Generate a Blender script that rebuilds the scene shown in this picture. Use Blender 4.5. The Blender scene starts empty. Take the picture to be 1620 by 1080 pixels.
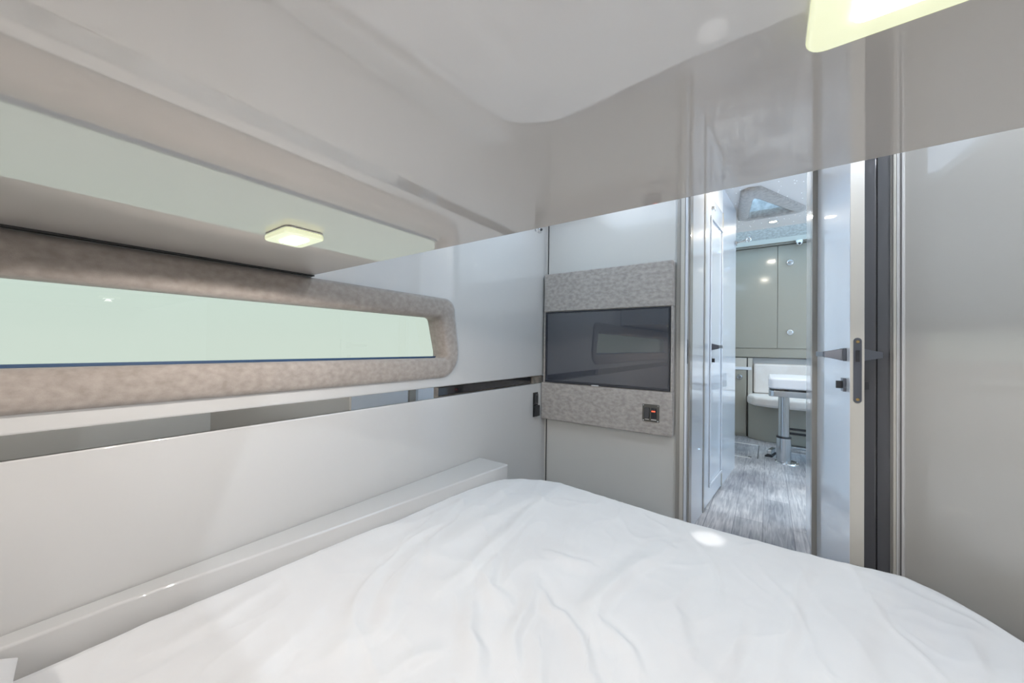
import bpy, bmesh, math, random
from mathutils import Vector, Matrix, noise
random.seed(7)
S = bpy.context.scene
COL = S.collection
# ------------------------------------------------------------------ camera
CZ = 0.98
cam_d = bpy.data.cameras.new('camera'); cam = bpy.data.objects.new('camera', cam_d); COL.objects.link(cam)
cam_d.sensor_width = 36; cam_d.lens = 569.3/1620*36; cam_d.clip_start = 0.01
R = Matrix(((0.81479342, -0.00407512, 0.57973707), (0.57957978, -0.0186038, -0.81470313), (0.01410533, 0.99981863, -0.01279639)))
cam.matrix_world = Matrix.Translation((0, 0, CZ)) @ R.to_4x4()
S.camera = cam
# ------------------------------------------------------------------ view and world
S.view_settings.view_transform = 'Standard'; S.view_settings.look = 'None'
S.view_settings.exposure = 0.0; S.view_settings.gamma = 1.0; S.view_settings.use_curve_mapping = False
w = bpy.data.worlds.new('sky'); S.world = w; w.use_nodes = True
nt = w.node_tree; nt.nodes.clear()
g = nt.nodes.new('ShaderNodeTexCoord'); sp = nt.nodes.new('ShaderNodeSeparateXYZ'); cr = nt.nodes.new('ShaderNodeValToRGB')
bg = nt.nodes.new('ShaderNodeBackground'); wo = nt.nodes.new('ShaderNodeOutputWorld')
nt.links.new(g.outputs['Generated'], sp.inputs[0]); nt.links.new(sp.outputs['Z'], cr.inputs[0])
nt.links.new(cr.outputs[0], bg.inputs[0]); nt.links.new(bg.outputs[0], wo.inputs[0])
cr.color_ramp.elements[0].position = 0.0; cr.color_ramp.elements[0].color = (0.58, 0.76, 1.0, 1)
cr.color_ramp.elements[1].position = 0.9; cr.color_ramp.elements[1].color = (0.42, 0.74, 1.0, 1)
bg.inputs[1].default_value = 4.8

def area(name, loc, size, power, color=(1, 1, 1), direction=(0, 0, -1), size_y=None, spread=180):
    l = bpy.data.lights.new(name, 'AREA'); l.size = size; l.energy = power; l.color = color
    if size_y: l.shape = 'RECTANGLE'; l.size_y = size_y
    l.spread = math.radians(spread)
    o = bpy.data.objects.new(name, l); COL.objects.link(o); o.location = loc
    o.rotation_euler = Vector(direction).to_track_quat('-Z', 'Y').to_euler()
    return o
def lamp(loc, power, color, angle=172, radius=0.014):
    l = bpy.data.lights.new('lamp_light', 'SPOT'); l.energy = power; l.color = color; l.spot_size = math.radians(angle); l.spot_blend = 0.06; l.shadow_soft_size = radius
    o = bpy.data.objects.new('lamp_light', l); COL.objects.link(o); o.location = loc
    return o
WARM = (1.0, 0.90, 0.74); COOL = (0.80, 0.89, 1.0); NEUT = (1.0, 0.95, 0.91)
# lamps of the low ceiling (two in view, the rest unseen, added as fill over the head of the bed)
LOW = [(-0.745, 0.318), (0.070, 0.276), (-0.745, -0.62), (0.070, -0.62)]
P_LOW, P_TOP, P_SAL = 7.8, 27.0, 4.2
for x, y in LOW: lamp((x, y, 1.160), P_LOW, NEUT)
TOP = [(-0.66, 1.80), (0.50, 0.80)]  # first follows the wall glow; second is unseen, added for cool light
for i, (x, y) in enumerate(TOP): lamp((x, y, 1.925), P_TOP if i else P_TOP*0.06, COOL)
sl = bpy.data.lights.new('sun_patch_spot', 'SPOT'); sl.energy = 55; sl.spot_size = math.radians(3.6); sl.spot_blend = 0.6; sl.shadow_soft_size = 0.01; sl.color = (1, 1, 1)  # narrow spot added to stand in for a sunlight patch on the bed
so = bpy.data.objects.new('sun_patch_spot', sl); COL.objects.link(so); so.location = (-0.12, 0.72, 1.93); so.rotation_euler = (Vector((-0.15, 1.29, 0.385))-so.location).to_track_quat('-Z', 'Y').to_euler()
SAL = [(0.033, 4.03), (0.75, 4.03), (0.75, 3.0), (-0.05, 2.55), (1.35, 4.03), (1.35, 2.6)]  # first is in view; the others are unseen, added to light the saloon
for x, y in SAL: area('lamp_light', (x, y, 2.138), 0.07, P_SAL if y < 3.5 else P_SAL*0.65, WARM)

# ------------------------------------------------------------------ materials
def mat(name, col, rough=0.5, metal=0.0, ior=1.5, coat=0.0, coat_ior=1.5, emit=None, estr=0.0, sheen=0.0, coat_rough=0.02):
    m = bpy.data.materials.new(name); m.use_nodes = True
    b = m.node_tree.nodes['Principled BSDF']
    b.inputs['Base Color'].default_value = (*col, 1); b.inputs['Roughness'].default_value = rough
    b.inputs['Metallic'].default_value = metal; b.inputs['IOR'].default_value = ior
    b.inputs['Coat Weight'].default_value = coat; b.inputs['Coat IOR'].default_value = coat_ior
    b.inputs['Coat Roughness'].default_value = coat_rough
    b.inputs['Sheen Weight'].default_value = sheen
    if emit: b.inputs['Emission Color'].default_value = (*emit, 1); b.inputs['Emission Strength'].default_value = estr
    return m
def N(m, t, **kw):
    n = m.node_tree.nodes.new(t)
    for k, v in kw.items(): setattr(n, k, v)
    return n
def L(m, a, b): m.node_tree.links.new(a, b)
def noise_col(m, c1, c2, scale=8, detail=6, lo=0.35, hi=0.65, bump=0.0, bscale=200, stretch=(1, 1, 1), bdist=0.001):
    b = m.node_tree.nodes['Principled BSDF']
    tc = N(m, 'ShaderNodeNewGeometry'); mp = N(m, 'ShaderNodeMapping'); mp.inputs['Scale'].default_value = stretch
    n = N(m, 'ShaderNodeTexNoise'); n.inputs['Scale'].default_value = scale; n.inputs['Detail'].default_value = detail
    r = N(m, 'ShaderNodeValToRGB')
    r.color_ramp.elements[0].position = lo; r.color_ramp.elements[0].color = (*c1, 1)
    r.color_ramp.elements[1].position = hi; r.color_ramp.elements[1].color = (*c2, 1)
    L(m, tc.outputs['Position'], mp.inputs[0]); L(m, mp.outputs[0], n.inputs['Vector']); L(m, n.outputs['Fac'], r.inputs[0]); L(m, r.outputs[0], b.inputs['Base Color'])
    if bump:
        n2 = N(m, 'ShaderNodeTexNoise'); n2.inputs['Scale'].default_value = bscale; n2.inputs['Detail'].default_value = 4
        bp = N(m, 'ShaderNodeBump'); bp.inputs['Strength'].default_value = bump; bp.inputs['Distance'].default_value = bdist
        L(m, mp.outputs[0], n2.inputs['Vector']); L(m, n2.outputs['Fac'], bp.inputs['Height']); L(m, bp.outputs[0], b.inputs['Normal'])
    return m
M = {}
M['ceil'] = mat('ceiling_gloss', (0.59, 0.56, 0.53), 0.35, coat=1.0, coat_ior=2.9, coat_rough=0.012)
M['hull'] = mat('hull_gloss', (0.60, 0.59, 0.575), 0.35, coat=1.0, coat_ior=1.85, coat_rough=0.015)
M['wall'] = mat('wall_gloss', (0.62, 0.61, 0.575), 0.35, coat=1.0, coat_ior=1.6, coat_rough=0.03)
M['corner'] = mat('corner_gloss', (0.44, 0.42, 0.385), 0.35, coat=1.0, coat_ior=1.7, coat_rough=0.02)
M['trim'] = mat('cream_trim', (0.54, 0.51, 0.455), 0.3, coat=0.6)
M['gap'] = mat('dark_gap', (0.03, 0.03, 0.03), 0.6)
M['grey'] = mat('grey_edge', (0.33, 0.31, 0.28), 0.35, coat=0.5)
M['white'] = mat('white_gloss', (0.75, 0.785, 0.84), 0.3, coat=1.0, coat_ior=1.7, coat_rough=0.02)
M['saloon'] = mat('saloon_panel', (0.335, 0.32, 0.27), 0.3, coat=1.0, coat_ior=1.5, coat_rough=0.1)
M['saloonw'] = mat('saloon_lining', (0.74, 0.73, 0.71), 0.5)
M['dark'] = mat('smoked_glass', (0.13, 0.125, 0.13), 0.15, coat=1.0, coat_ior=1.9, coat_rough=0.02)
M['black'] = mat('black_gloss', (0.012, 0.013, 0.016), 0.1, coat=1.0)
M['blackm'] = mat('black_plastic', (0.025, 0.026, 0.03), 0.4)
M['steel'] = mat('brushed_black_steel', (0.13, 0.14, 0.165), 0.3, metal=0.55)
M['chrome'] = mat('chrome', (0.82, 0.83, 0.84), 0.08, metal=1)
M['satin'] = mat('satin_steel', (0.55, 0.57, 0.59), 0.22, metal=1)
M['mirror'] = mat('mirror_strip', (0.74, 0.74, 0.73), 0.01, metal=1)
M['screen'] = mat('tv_screen', (0.04, 0.046, 0.062), 0.25, coat=1.0, coat_ior=1.9, coat_rough=0.02)
M['bezel'] = mat('tv_bezel', (0.03, 0.032, 0.04), 0.3)
M['brass'] = mat('brass', (0.75, 0.55, 0.25), 0.25, metal=1)
M['blue'] = mat('blue_seal', (0.03, 0.07, 0.15), 0.4)
M['plate'] = mat('switch_plate', (0.10, 0.095, 0.085), 0.35, metal=0.4)
M['red'] = mat('red_indicator', (0.6, 0.05, 0.03), 0.3, emit=(1, 0.12, 0.05), estr=1.6)
M['suede'] = noise_col(mat('suede', (0.35, 0.31, 0.28), 0.95, sheen=0.5), (0.285, 0.245, 0.215), (0.39, 0.34, 0.305), 50, 10, 0.30, 0.70, 0.6, 500, (1, 1, 1.3), 0.0006)
M['suedet'] = noise_col(mat('suede_grey', (0.35, 0.33, 0.31), 0.95, sheen=0.5), (0.31, 0.28, 0.255), (0.45, 0.41, 0.375), 40, 12, 0.33, 0.66, 0.5, 700, (1, 1, 1.6), 0.0006)
M['suedeb'] = noise_col(mat('suede_pale', (0.35, 0.33, 0.31), 0.95), (0.40, 0.40, 0.40), (0.58, 0.58, 0.58), 30, 8, 0.35, 0.65)
M['brownlining'] = noise_col(mat('brown_lining', (0.2, 0.17, 0.14), 0.6), (0.14, 0.12, 0.10), (0.28, 0.24, 0.20), 30)
M['sheet'] = noise_col(mat('white_cotton', (0.8, 0.79, 0.78), 0.9, sheen=0.1), (0.72, 0.705, 0.70), (0.76, 0.75, 0.745), 5, 4, 0.3, 0.7, 0.25, 900, (1, 1, 1), 0.0004)
M['leather'] = noise_col(mat('cream_leather', (0.75, 0.7, 0.66), 0.6), (0.74, 0.69, 0.65), (0.80, 0.76, 0.73), 10)
M['whiteleather'] = mat('white_leather', (0.80, 0.79, 0.80), 0.5)
def glass(name, tint, ior=1.5):
    m = bpy.data.materials.new(name); m.use_nodes = True; t = m.node_tree; t.nodes.clear()
    o = N(m, 'ShaderNodeOutputMaterial'); mx = N(m, 'ShaderNodeMixShader'); tr = N(m, 'ShaderNodeBsdfTransparent'); gl = N(m, 'ShaderNodeBsdfGlossy'); fr = N(m, 'ShaderNodeFresnel')
    tr.inputs[0].default_value = (*tint, 1); gl.inputs['Roughness'].default_value = 0.0; fr.inputs[0].default_value = ior
    gb = N(m, 'ShaderNodeNewGeometry'); iv = N(m, 'ShaderNodeMath', operation='SUBTRACT'); iv.inputs[0].default_value = 1; ml = N(m, 'ShaderNodeMath', operation='MULTIPLY')
    L(m, gb.outputs['Backfacing'], iv.inputs[1]); L(m, iv.outputs[0], ml.inputs[0]); L(m, fr.outputs[0], ml.inputs[1]); L(m, ml.outputs[0], mx.inputs[0]); L(m, tr.outputs[0], mx.inputs[1]); L(m, gl.outputs[0], mx.inputs[2]); L(m, mx.outputs[0], o.inputs[0])
    return m
M['hullglass'] = glass('tinted_hull_glass', (0.224**.5, 0.200**.5, 0.134**.5))
M['clear'] = glass('clear_glass', (0.92, 0.94, 0.95))
M['addedhatchglass'] = glass('added_hatch_glass', (0.93, 0.86, 0.84))
M['skyglass'] = glass('skylight_glass', (0.9, 0.9, 0.9))
M['lens'] = mat('lamp_lens', (0.75, 0.76, 0.62), 0.25, coat=1.0, emit=(0.95, 1.0, 0.62), estr=0.62)
M['led'] = mat('lamp_led', (1, 1, 1), 0.4, emit=(1, 0.98, 1.0), estr=4.0)
M['ledwarm'] = mat('lamp_led_warm', (1, 1, 1), 0.4, emit=(1, 0.95, 0.7), estr=5.0)
M['rim'] = mat('lamp_rim', (0.93, 0.92, 0.90), 0.25, coat=1.0)
# star ceiling: fibre points give light
m = M['star'] = mat('star_headliner', (0.80, 0.76, 0.73), 0.8)
vo = N(m, 'ShaderNodeTexVoronoi'); vo.inputs['Scale'].default_value = 26; ge = N(m, 'ShaderNodeNewGeometry')
lt = N(m, 'ShaderNodeMath', operation='LESS_THAN'); lt.inputs[1].default_value = 0.075
mu = N(m, 'ShaderNodeMath', operation='MULTIPLY'); mu.inputs[1].default_value = 2.5
L(m, ge.outputs['Position'], vo.inputs['Vector']); L(m, vo.outputs['Distance'], lt.inputs[0]); L(m, lt.outputs[0], mu.inputs[0])
b_ = m.node_tree.nodes['Principled BSDF']; L(m, mu.outputs[0], b_.inputs['Emission Strength']); b_.inputs['Emission Color'].default_value = (1, 0.97, 0.9, 1)
# grey oak planks running fore and aft
m = M['floor'] = mat('grey_oak_planks', (0.3, 0.3, 0.3), 0.45, coat=0.15, coat_rough=0.2)
ge = N(m, 'ShaderNodeNewGeometry'); mp = N(m, 'ShaderNodeMapping'); mp.inputs['Rotation'].default_value = (0, 0, math.radians(90)); mp.inputs['Location'].default_value = (0.3, 0.02, 0)
br = N(m, 'ShaderNodeTexBrick'); br.inputs['Scale'].default_value = 1; br.inputs['Mortar Size'].default_value = 0.0015
br.inputs['Brick Width'].default_value = 1.1; br.inputs['Row Height'].default_value = 0.135; br.offset = 0.37
br.inputs['Color1'].default_value = (0.46, 0.465, 0.49, 1); br.inputs['Color2'].default_value = (0.62, 0.61, 0.62, 1); br.inputs['Mortar'].default_value = (0.26, 0.26, 0.28, 1)
mg = N(m, 'ShaderNodeMapping'); mg.inputs['Scale'].default_value = (22, 1.6, 1)
n1 = N(m, 'ShaderNodeTexNoise'); n1.inputs['Scale'].default_value = 3.0; n1.inputs['Detail'].default_value = 10; n1.inputs['Distortion'].default_value = 1.2
r1 = N(m, 'ShaderNodeValToRGB'); r1.color_ramp.elements[0].position = 0.3; r1.color_ramp.elements[0].color = (0.62, 0.62, 0.65, 1); r1.color_ramp.elements[1].position = 0.7; r1.color_ramp.elements[1].color = (1.22, 1.2, 1.18, 1)
n3 = N(m, 'ShaderNodeTexNoise'); n3.inputs['Scale'].default_value = 2.6; n3.inputs['Detail'].default_value = 3
r3 = N(m, 'ShaderNodeValToRGB'); r3.color_ramp.elements[0].position = 0.3; r3.color_ramp.elements[0].color = (0.55, 0.55, 0.58, 1); r3.color_ramp.elements[1].position = 0.7; r3.color_ramp.elements[1].color = (1.2, 1.18, 1.15, 1)
m1 = N(m, 'ShaderNodeMixRGB', blend_type='MULTIPLY'); m1.inputs[0].default_value = 1
m2 = N(m, 'ShaderNodeMixRGB', blend_type='MULTIPLY'); m2.inputs[0].default_value = 1
L(m, ge.outputs['Position'], mp.inputs[0]); L(m, mp.outputs[0], br.inputs['Vector']); L(m, ge.outputs['Position'], mg.inputs[0]); L(m, mg.outputs[0], n1.inputs['Vector']); L(m, n1.outputs['Fac'], r1.inputs[0])
L(m, ge.outputs['Position'], n3.inputs['Vector']); L(m, n3.outputs['Fac'], r3.inputs[0])
L(m, br.outputs['Color'], m1.inputs[1]); L(m, r1.outputs[0], m1.inputs[2]); L(m, m1.outputs[0], m2.inputs[1]); L(m, r3.outputs[0], m2.inputs[2])
L(m, m2.outputs[0], m.node_tree.nodes['Principled BSDF'].inputs['Base Color'])

# ------------------------------------------------------------------ helpers
def box(bm, x0, x1, y0, y1, z0, z1):
    r = bmesh.ops.create_cube(bm, size=1)
    for v in r['verts']:
        v.co = Vector(((x0+x1)/2 + v.co.x*(x1-x0), (y0+y1)/2 + v.co.y*(y1-y0), (z0+z1)/2 + v.co.z*(z1-z0)))
    return r['verts']
def prism(bm, poly, z0, z1):
    lo = [bm.verts.new((x, y, z0)) for x, y in poly]; hi = [bm.verts.new((x, y, z1)) for x, y in poly]
    n = len(poly); bm.faces.new(lo[::-1]); bm.faces.new(hi)
    for i in range(n): bm.faces.new((lo[i], lo[(i+1) % n], hi[(i+1) % n], hi[i]))
def sweepy(bm, prof, y0, y1):      # profile in x,z swept along y
    a = [bm.verts.new((x, y0, z)) for x, z in prof]; b = [bm.verts.new((x, y1, z)) for x, z in prof]
    n = len(prof); bm.faces.new(a); bm.faces.new(b[::-1])
    for i in range(n): bm.faces.new((a[i], b[i], b[(i+1) % n], a[(i+1) % n]))
def cyl(bm, p, q, r, r2=None, seg=24, caps=True):
    p = Vector(p); q = Vector(q); d = q-p
    rot = d.to_track_quat('Z', 'Y').to_matrix().to_4x4()
    bmesh.ops.create_cone(bm, cap_ends=caps, segments=seg, radius1=r, radius2=r if r2 is None else r2, depth=d.length, matrix=Matrix.Translation((p+q)/2) @ rot)
def ring(bm, c, axis, R1, r2, seg=28, s2=10):
    rot = Vector(axis).to_track_quat('Z', 'Y').to_matrix()
    vs = []
    for i in range(seg):
        a = 2*math.pi*i/seg; row = []
        for j in range(s2):
            b = 2*math.pi*j/s2
            row.append(bm.verts.new(Vector(c) + rot @ Vector(((R1+r2*math.cos(b))*math.cos(a), (R1+r2*math.cos(b))*math.sin(a), r2*math.sin(b)))))
        vs.append(row)
    for i in range(seg):
        for j in range(s2):
            bm.faces.new((vs[i][j], vs[(i+1) % seg][j], vs[(i+1) % seg][(j+1) % s2], vs[i][(j+1) % s2]))
class Frame:                        # plane frame: s along, n out, z up; used on slanted walls and doors
    def __init__(f, p, q, flip=1):
        f.p = Vector((p[0], p[1])); d = Vector((q[0]-p[0], q[1]-p[1])); f.len = d.length; f.d = d.normalized(); f.n = Vector((f.d.y, -f.d.x))*flip
    def pt(f, s, n, z): v = f.p + f.d*s + f.n*n; return Vector((v.x, v.y, z))
    def box(f, bm, s0, s1, n0, n1, z0, z1):
        vs = box(bm, s0, s1, n0, n1, z0, z1)
        for v in vs: v.co = f.pt(*v.co)
        return vs
WL = {}
def obj(name, bm, m, parent=None, bevel=0, seg=3, smooth=None, label=None, kind=None):
    bmesh.ops.recalc_face_normals(bm, faces=bm.faces)
    xs = [v.co for v in bm.verts]
    c = (Vector((min(v.x for v in xs), min(v.y for v in xs), min(v.z for v in xs))) + Vector((max(v.x for v in xs), max(v.y for v in xs), max(v.z for v in xs))))/2
    for v in xs: v -= c
    me = bpy.data.meshes.new(name); bm.to_mesh(me); bm.free()
    me.materials.append(M[m] if isinstance(m, str) else m)
    o = bpy.data.objects.new(name, me); COL.objects.link(o)
    base = WL[parent] if parent else Vector((0, 0, 0))
    o.location = c - base
    if parent: o.parent = parent
    WL[o] = c
    if bevel:
        b = o.modifiers.new('bevel', 'BEVEL'); b.width = bevel; b.segments = seg; b.limit_method = 'ANGLE'; b.angle_limit = math.radians(40)
    if smooth or (smooth is None and bevel):
        for p in me.polygons: p.use_smooth = True
        if bevel or smooth == 'auto':
            try: me.set_sharp_from_angle(angle=math.radians(50 if not bevel else 180))
            except Exception: pass
            if bevel:
                wn = o.modifiers.new('wn', 'WEIGHTED_NORMAL'); wn.keep_sharp = True
    if label: o['label'] = label
    if kind: o['kind'] = kind
    return o
def struct(name, bm, m, parent=None, **k):
    return obj(name, bm, m, parent, kind=None if parent else 'structure', **k)
def thing(name, label, cat, loc, group=None, kind=None):
    o = bpy.data.objects.new(name, None); COL.objects.link(o); o.location = loc; o.empty_display_size = 0.05
    WL[o] = Vector(loc)
    if kind: o['kind'] = kind
    else: o['label'] = label; o['category'] = cat
    if group: o['group'] = group
    return o
def tag(o, label, cat, group=None):
    o['label'] = label; o['category'] = cat
    if group: o['group'] = group
    return o
def copy_tree(src, dloc, parent=None):
    c = src.copy(); COL.objects.link(c)
    if parent: c.parent = parent
    else: c.location = src.location + Vector(dloc); WL[c] = WL[src] + Vector(dloc)
    for ch in [o for o in COL.objects if o.parent == src]: copy_tree(ch, dloc, c)
    return c
def NB(): return bmesh.new()
def slab(name, m, *dims, parent=None, **k):
    bm = NB(); box(bm, *dims); return (obj if parent or k.get('nostruct') else struct)(name, bm, m, parent, **{a: b for a, b in k.items() if a != 'nostruct'})

HX = -1.16                       # hull side of the cabin
YB = -1.5                        # aft end behind the camera
ZC = 1.19                        # low ceiling
ZH = 1.95                        # ceiling over the standing room
ZS = 2.15                        # saloon headliner
# ------------------------------------------------------------------ structure: floor, ceilings
slab('floor', 'floor', HX-0.1, 1.9, YB-0.1, 5.3, -0.06, 0.0)
bm = NB(); box(bm, HX+0.002, 1.1, YB, 0.55, ZC, ZH+0.05); ceil_o = struct('ceiling', bm, 'ceil', bevel=0.006)
bm = NB()
for d in ((HX, -1.05, 0.551, 2.0), (-0.30, 1.1, 0.551, 2.0), (-1.05, -0.30, 0.551, 1.0), (-1.05, -0.30, 1.68, 2.0)): box(bm, *d, ZH, ZH+0.05)
struct('ceiling_standing_room', bm, 'saloonw')
wh = thing('window_added_hatch', '', '', (-0.7, 1.4, ZH+0.04), kind='structure')  # unseen ceiling hatch, added to let blue daylight onto hull and front wall
slab('ceiling_rear', 'saloonw', HX-0.1, 1.2, YB-0.1, 0.55, ZH+0.051, ZH+0.10)
# hull wall: upper panel with the window opening, lower panel, groove between
WY0, WY1 = -1.36, 1.17          # window opening
WZ0, WZ1 = 0.912, 1.112
XO = HX-0.13
bm = NB()
r = 0.008
prof = [(XO, 0.797), (HX-r, 0.797)] + [(HX-r+r*math.sin(a), 0.797+r-r*math.cos(a)) for a in [math.radians(t) for t in (15, 30, 45, 60, 75, 90)]] + [(HX, WZ0), (XO, WZ0)]
sweepy(bm, prof, YB, 2.05)
box(bm, XO, HX, YB, WY0, WZ0, WZ1); box(bm, XO, HX, WY1, 2.05, WZ0, WZ1); box(bm, XO, HX, YB, 2.05, WZ1, ZH+0.05)
struct('wall_left', bm, 'hull')
bm = NB(); box(bm, XO, HX, YB, 2.05, 0.0, 0.751); struct('wall_left_lower', bm, 'hull', bevel=0.004)
slab('wall_left_groove', 'brownlining', XO, HX-0.03, YB, 2.05, 0.7512, 0.7968)
# mirror strip in the groove + dark glass continuation
o = slab('mirror_strip', 'mirror', HX-0.0075, HX-0.002, YB+0.01, 1.062, 0.7525, 0.7990, nostruct=True)
tag(o, 'long narrow mirror strip set in the groove below the hull window', 'mirror')
t = thing('accent_strip', 'black glossy inlay strip with brown lining running on to the corner', 'trim strip', (HX-0.015, 1.47, 0.7525))
slab('inlay', 'black', HX-0.0285, HX-0.016, 1.098, 1.86, 0.758, 0.792, parent=t)
slab('end_piece', 'brownlining', HX-0.0285, HX-0.008, 1.066, 1.094, 0.7525, 0.7955, parent=t)
slab('end_piece', 'brownlining', HX-0.0285, HX-0.008, 1.864, 1.995, 0.7525, 0.7955, parent=t)
# ledge box along the hull beside the bed (tapers towards the camera)
bm = NB(); prism(bm, [(HX+0.001, YB+0.01), (HX+0.02, YB+0.01), (-1.106, 0.149), (-1.053, 0.60), (-0.983, 1.366), (HX+0.001, 1.366)], 0.001, 0.43)
struct('ledge', bm, 'hull', bevel=0.006)
slab('trim_2', 'gap', HX+0.0005, HX+0.019, YB+0.01, 0.548, 1.1865, 1.1898)
# front wall (television wall) with the doorway
slab('wall_front', 'wall', HX+0.0005, -0.374, 2.0, 2.06, 0, ZH+0.1)
slab('wall_front_right', 'wall', 0.172, 1.75, 2.0, 2.06, 0, ZS+0.05)
slab('wall_front_top', 'wall', -0.374, 0.172, 2.0, 2.06, 1.93, ZS+0.05)
slab('trim_3', 'gap', -1.147, -1.142, 1.996, 1.9999, 0.0, ZH-0.001)
slab('trim_4', 'grey', -0.382, -0.362, 1.985, 1.9999, 0.0, ZH-0.001)
slab('trim_5', 'trim', -0.3615, -0.344, 1.975, 2.06, 0.0, ZH-0.001)
# door frame of the cabin
t = thing('door_frame', '', '', (-0.06, 2.03, 0), kind='structure'); t.name = 'door_1_frame'
slab('left_jamb', 'white', -0.3435, -0.332, 1.985, 2.09, 0.0, 1.93, parent=t, bevel=0.002)
slab('rebate', 'grey', -0.3315, -0.3235, 2.02, 2.09, 0.0, 1.93, parent=t)
slab('right_jamb', 'grey', 0.154, 0.1715, 1.998, 2.06, 0.0, 1.93, parent=t)
slab('head_jamb', 'white', -0.3230, 0.153, 2.0, 2.09, 1.90, 1.93, parent=t)
o = None
t = thing('strike_plate', 'slim dark strike plate let into the left jamb of the cabin doorway', 'strike plate', (-0.3312, 1.998, 0.965))
slab('plate', 'steel', -0.3318, -0.3300, 1.988, 2.010, 0.902, 1.026, parent=t, bevel=0.0015)
for z in (0.912, 1.016):
    bm = NB(); cyl(bm, (-0.3302, 1.999, z), (-0.3288, 1.999, z), 0.004, seg=12); obj('screw', bm, 'chrome', t)
slab('bolt_hole', 'black', -0.3301, -0.3294, 1.994, 2.004, 0.945, 0.985, parent=t)
# angled panel right of the door, smoked glass and frames
A = Frame((.328, 1.597), (1.072, .929), 1)   # n points into the room after flip check
if A.n.dot(Vector((-.3, -1.6))) < 0: A.n = -A.n
bm = NB(); A.box(bm, 0.0165, 1.04, -0.05, 0.0, 0, ZH); struct('wall_corner', bm, 'corner')
bm = NB(); A.box(bm, -0.0065, 0.001, -0.05, 0.014, 0, ZH-0.001); struct('trim_6', bm, 'trim', bevel=0.003)
bm = NB(); A.box(bm, 0.0015, 0.0065, -0.05, 0.012, 0, ZH-0.001); struct('trim_7', bm, 'hull', bevel=0.002)
bm = NB(); A.box(bm, 0.0066, 0.010, -0.05, 0.002, 0, ZH-0.001); struct('trim_8', bm, 'gap')
bm = NB(); A.box(bm, 0.0101, 0.0164, -0.05, 0.006, 0, ZH-0.001); struct('trim_9', bm, 'hull', bevel=0.002)
bm = NB(); A.box(bm, -0.0165, -0.0066, -0.05, 0.008, 0, ZH-0.001); struct('trim_10', bm, 'grey', bevel=0.002)
t = thing('smoked_glass_panel', 'tall smoked dark glass panel in two leaves beside the open door edge', 'glass panel', (*A.pt(-0.06, -0.01, 0.0).xy, 0.001))
bm = NB(); A.box(bm, -0.0535, -0.017, -0.02, 0.001, 0.001, ZH-0.002); obj('right_leaf', bm, 'dark', t, bevel=0.0015)
bm = NB(); A.box(bm, -0.058, -0.054, -0.02, -0.004, 0.001, ZH-0.002); obj('gap_seal', bm, 'black', t)
bm = NB(); A.box(bm, -0.098, -0.0585, -0.02, 0.001, 0.001, ZH-0.002); obj('left_leaf', bm, 'dark', t, bevel=0.0015)
pe = A.pt(-0.099, -0.02, 0)
bm = NB(); prism(bm, [(pe.x, pe.y), (pe.x+0.03, pe.y+0.04), (pe.x+0.03, 1.999), (pe.x, 1.999)], 0, ZH); struct('wall_recess', bm, 'wall')
slab('wall_right', 'wall', 1.10, 1.16, YB, 0.93, 0, ZH)
slab('wall_back', 'wall', HX, 1.16, YB-0.06, YB, 0, ZH)

# ------------------------------------------------------------------ hull window
win = thing('window_1', '', '', (HX, 0.1, 0.9), kind='structure')
def loop_frame(bm, yz_out, yz_in, x_back, x_front, puff=0.0):
    n = len(yz_out)
    K = 6
    rows = []
    for k in range(K+1):
        u = k/K; row = []
        for (yo, zo), (yi, zi) in zip(yz_out, yz_in):
            bulge = math.sin(math.pi*u)**0.6*puff if 0 < u < 1 else 0
            row.append(bm.verts.new((x_front+bulge-(puff if False else 0), yo+(yi-yo)*u, zo+(zi-zo)*u)))
        rows.append(row)
    ob = [bm.verts.new((x_back, *p)) for p in yz_out]; ib = [bm.verts.new((HX-0.075, *p)) for p in yz_in]
    rows = [ob]+rows+[ib]
    for a, b in zip(rows, rows[1:]):
        for i in range(n): bm.faces.new((a[i], a[(i+1) % n], b[(i+1) % n], b[i]))
def rounded(pts, rads, seg=8):
    out = []
    n = len(pts)
    for i, (p, r) in enumerate(zip(pts, rads)):
        p = Vector(p); a = (Vector(pts[i-1])-p).normalized(); b = (Vector(pts[(i+1) % n])-p).normalized()
        ang = a.angle(b); d = r/math.tan(ang/2)
        c = p+(a+b).normalized()*(r/math.sin(ang/2)); s = p+a*d-c; e = p+b*d-c
        a0 = math.atan2(s.y, s.x); a1 = math.atan2(e.y, e.x); da = (a1-a0+math.pi) % (2*math.pi)-math.pi
        for k in range(seg+1):
            t_ = a0+da*k/seg; out.append((c.x+r*math.cos(t_), c.y+r*math.sin(t_)))
    return out
po = rounded([(-1.45, 0.838), (1.215, 0.838), (1.165, 1.183), (-1.45, 1.183)], [0.06, 0.105, 0.06, 0.06])
pi_ = rounded([(-1.34, 0.922), (1.128, 0.922), (1.083, 1.100), (-1.34, 1.100)], [0.01, 0.012, 0.025, 0.01])
bm = NB(); loop_frame(bm, po, pi_, HX+0.0005, HX+0.008, 0.008)
struct('window_frame', bm, 'suede', win, smooth=True)
slab('window_seal', 'blue', HX-0.075, HX-0.060, WY0+0.03, 1.128, 0.9225, 0.9295, parent=win)
bm = NB(); prism(bm, [(HX-0.078, WY0+0.001), (HX-0.076, WY0+0.001), (HX-0.076, WY1-0.001), (HX-0.078, WY1-0.001)], WZ0+0.001, WZ1-0.001)
struct('window_glass', bm, 'hullglass', win)
# widen wall opening fill behind the slanted end of the frame is part of the frame reveal

slab('window_pane', 'addedhatchglass', -1.049, -0.301, 1.001, 1.679, ZH+0.03, ZH+0.035, parent=wh)
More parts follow.
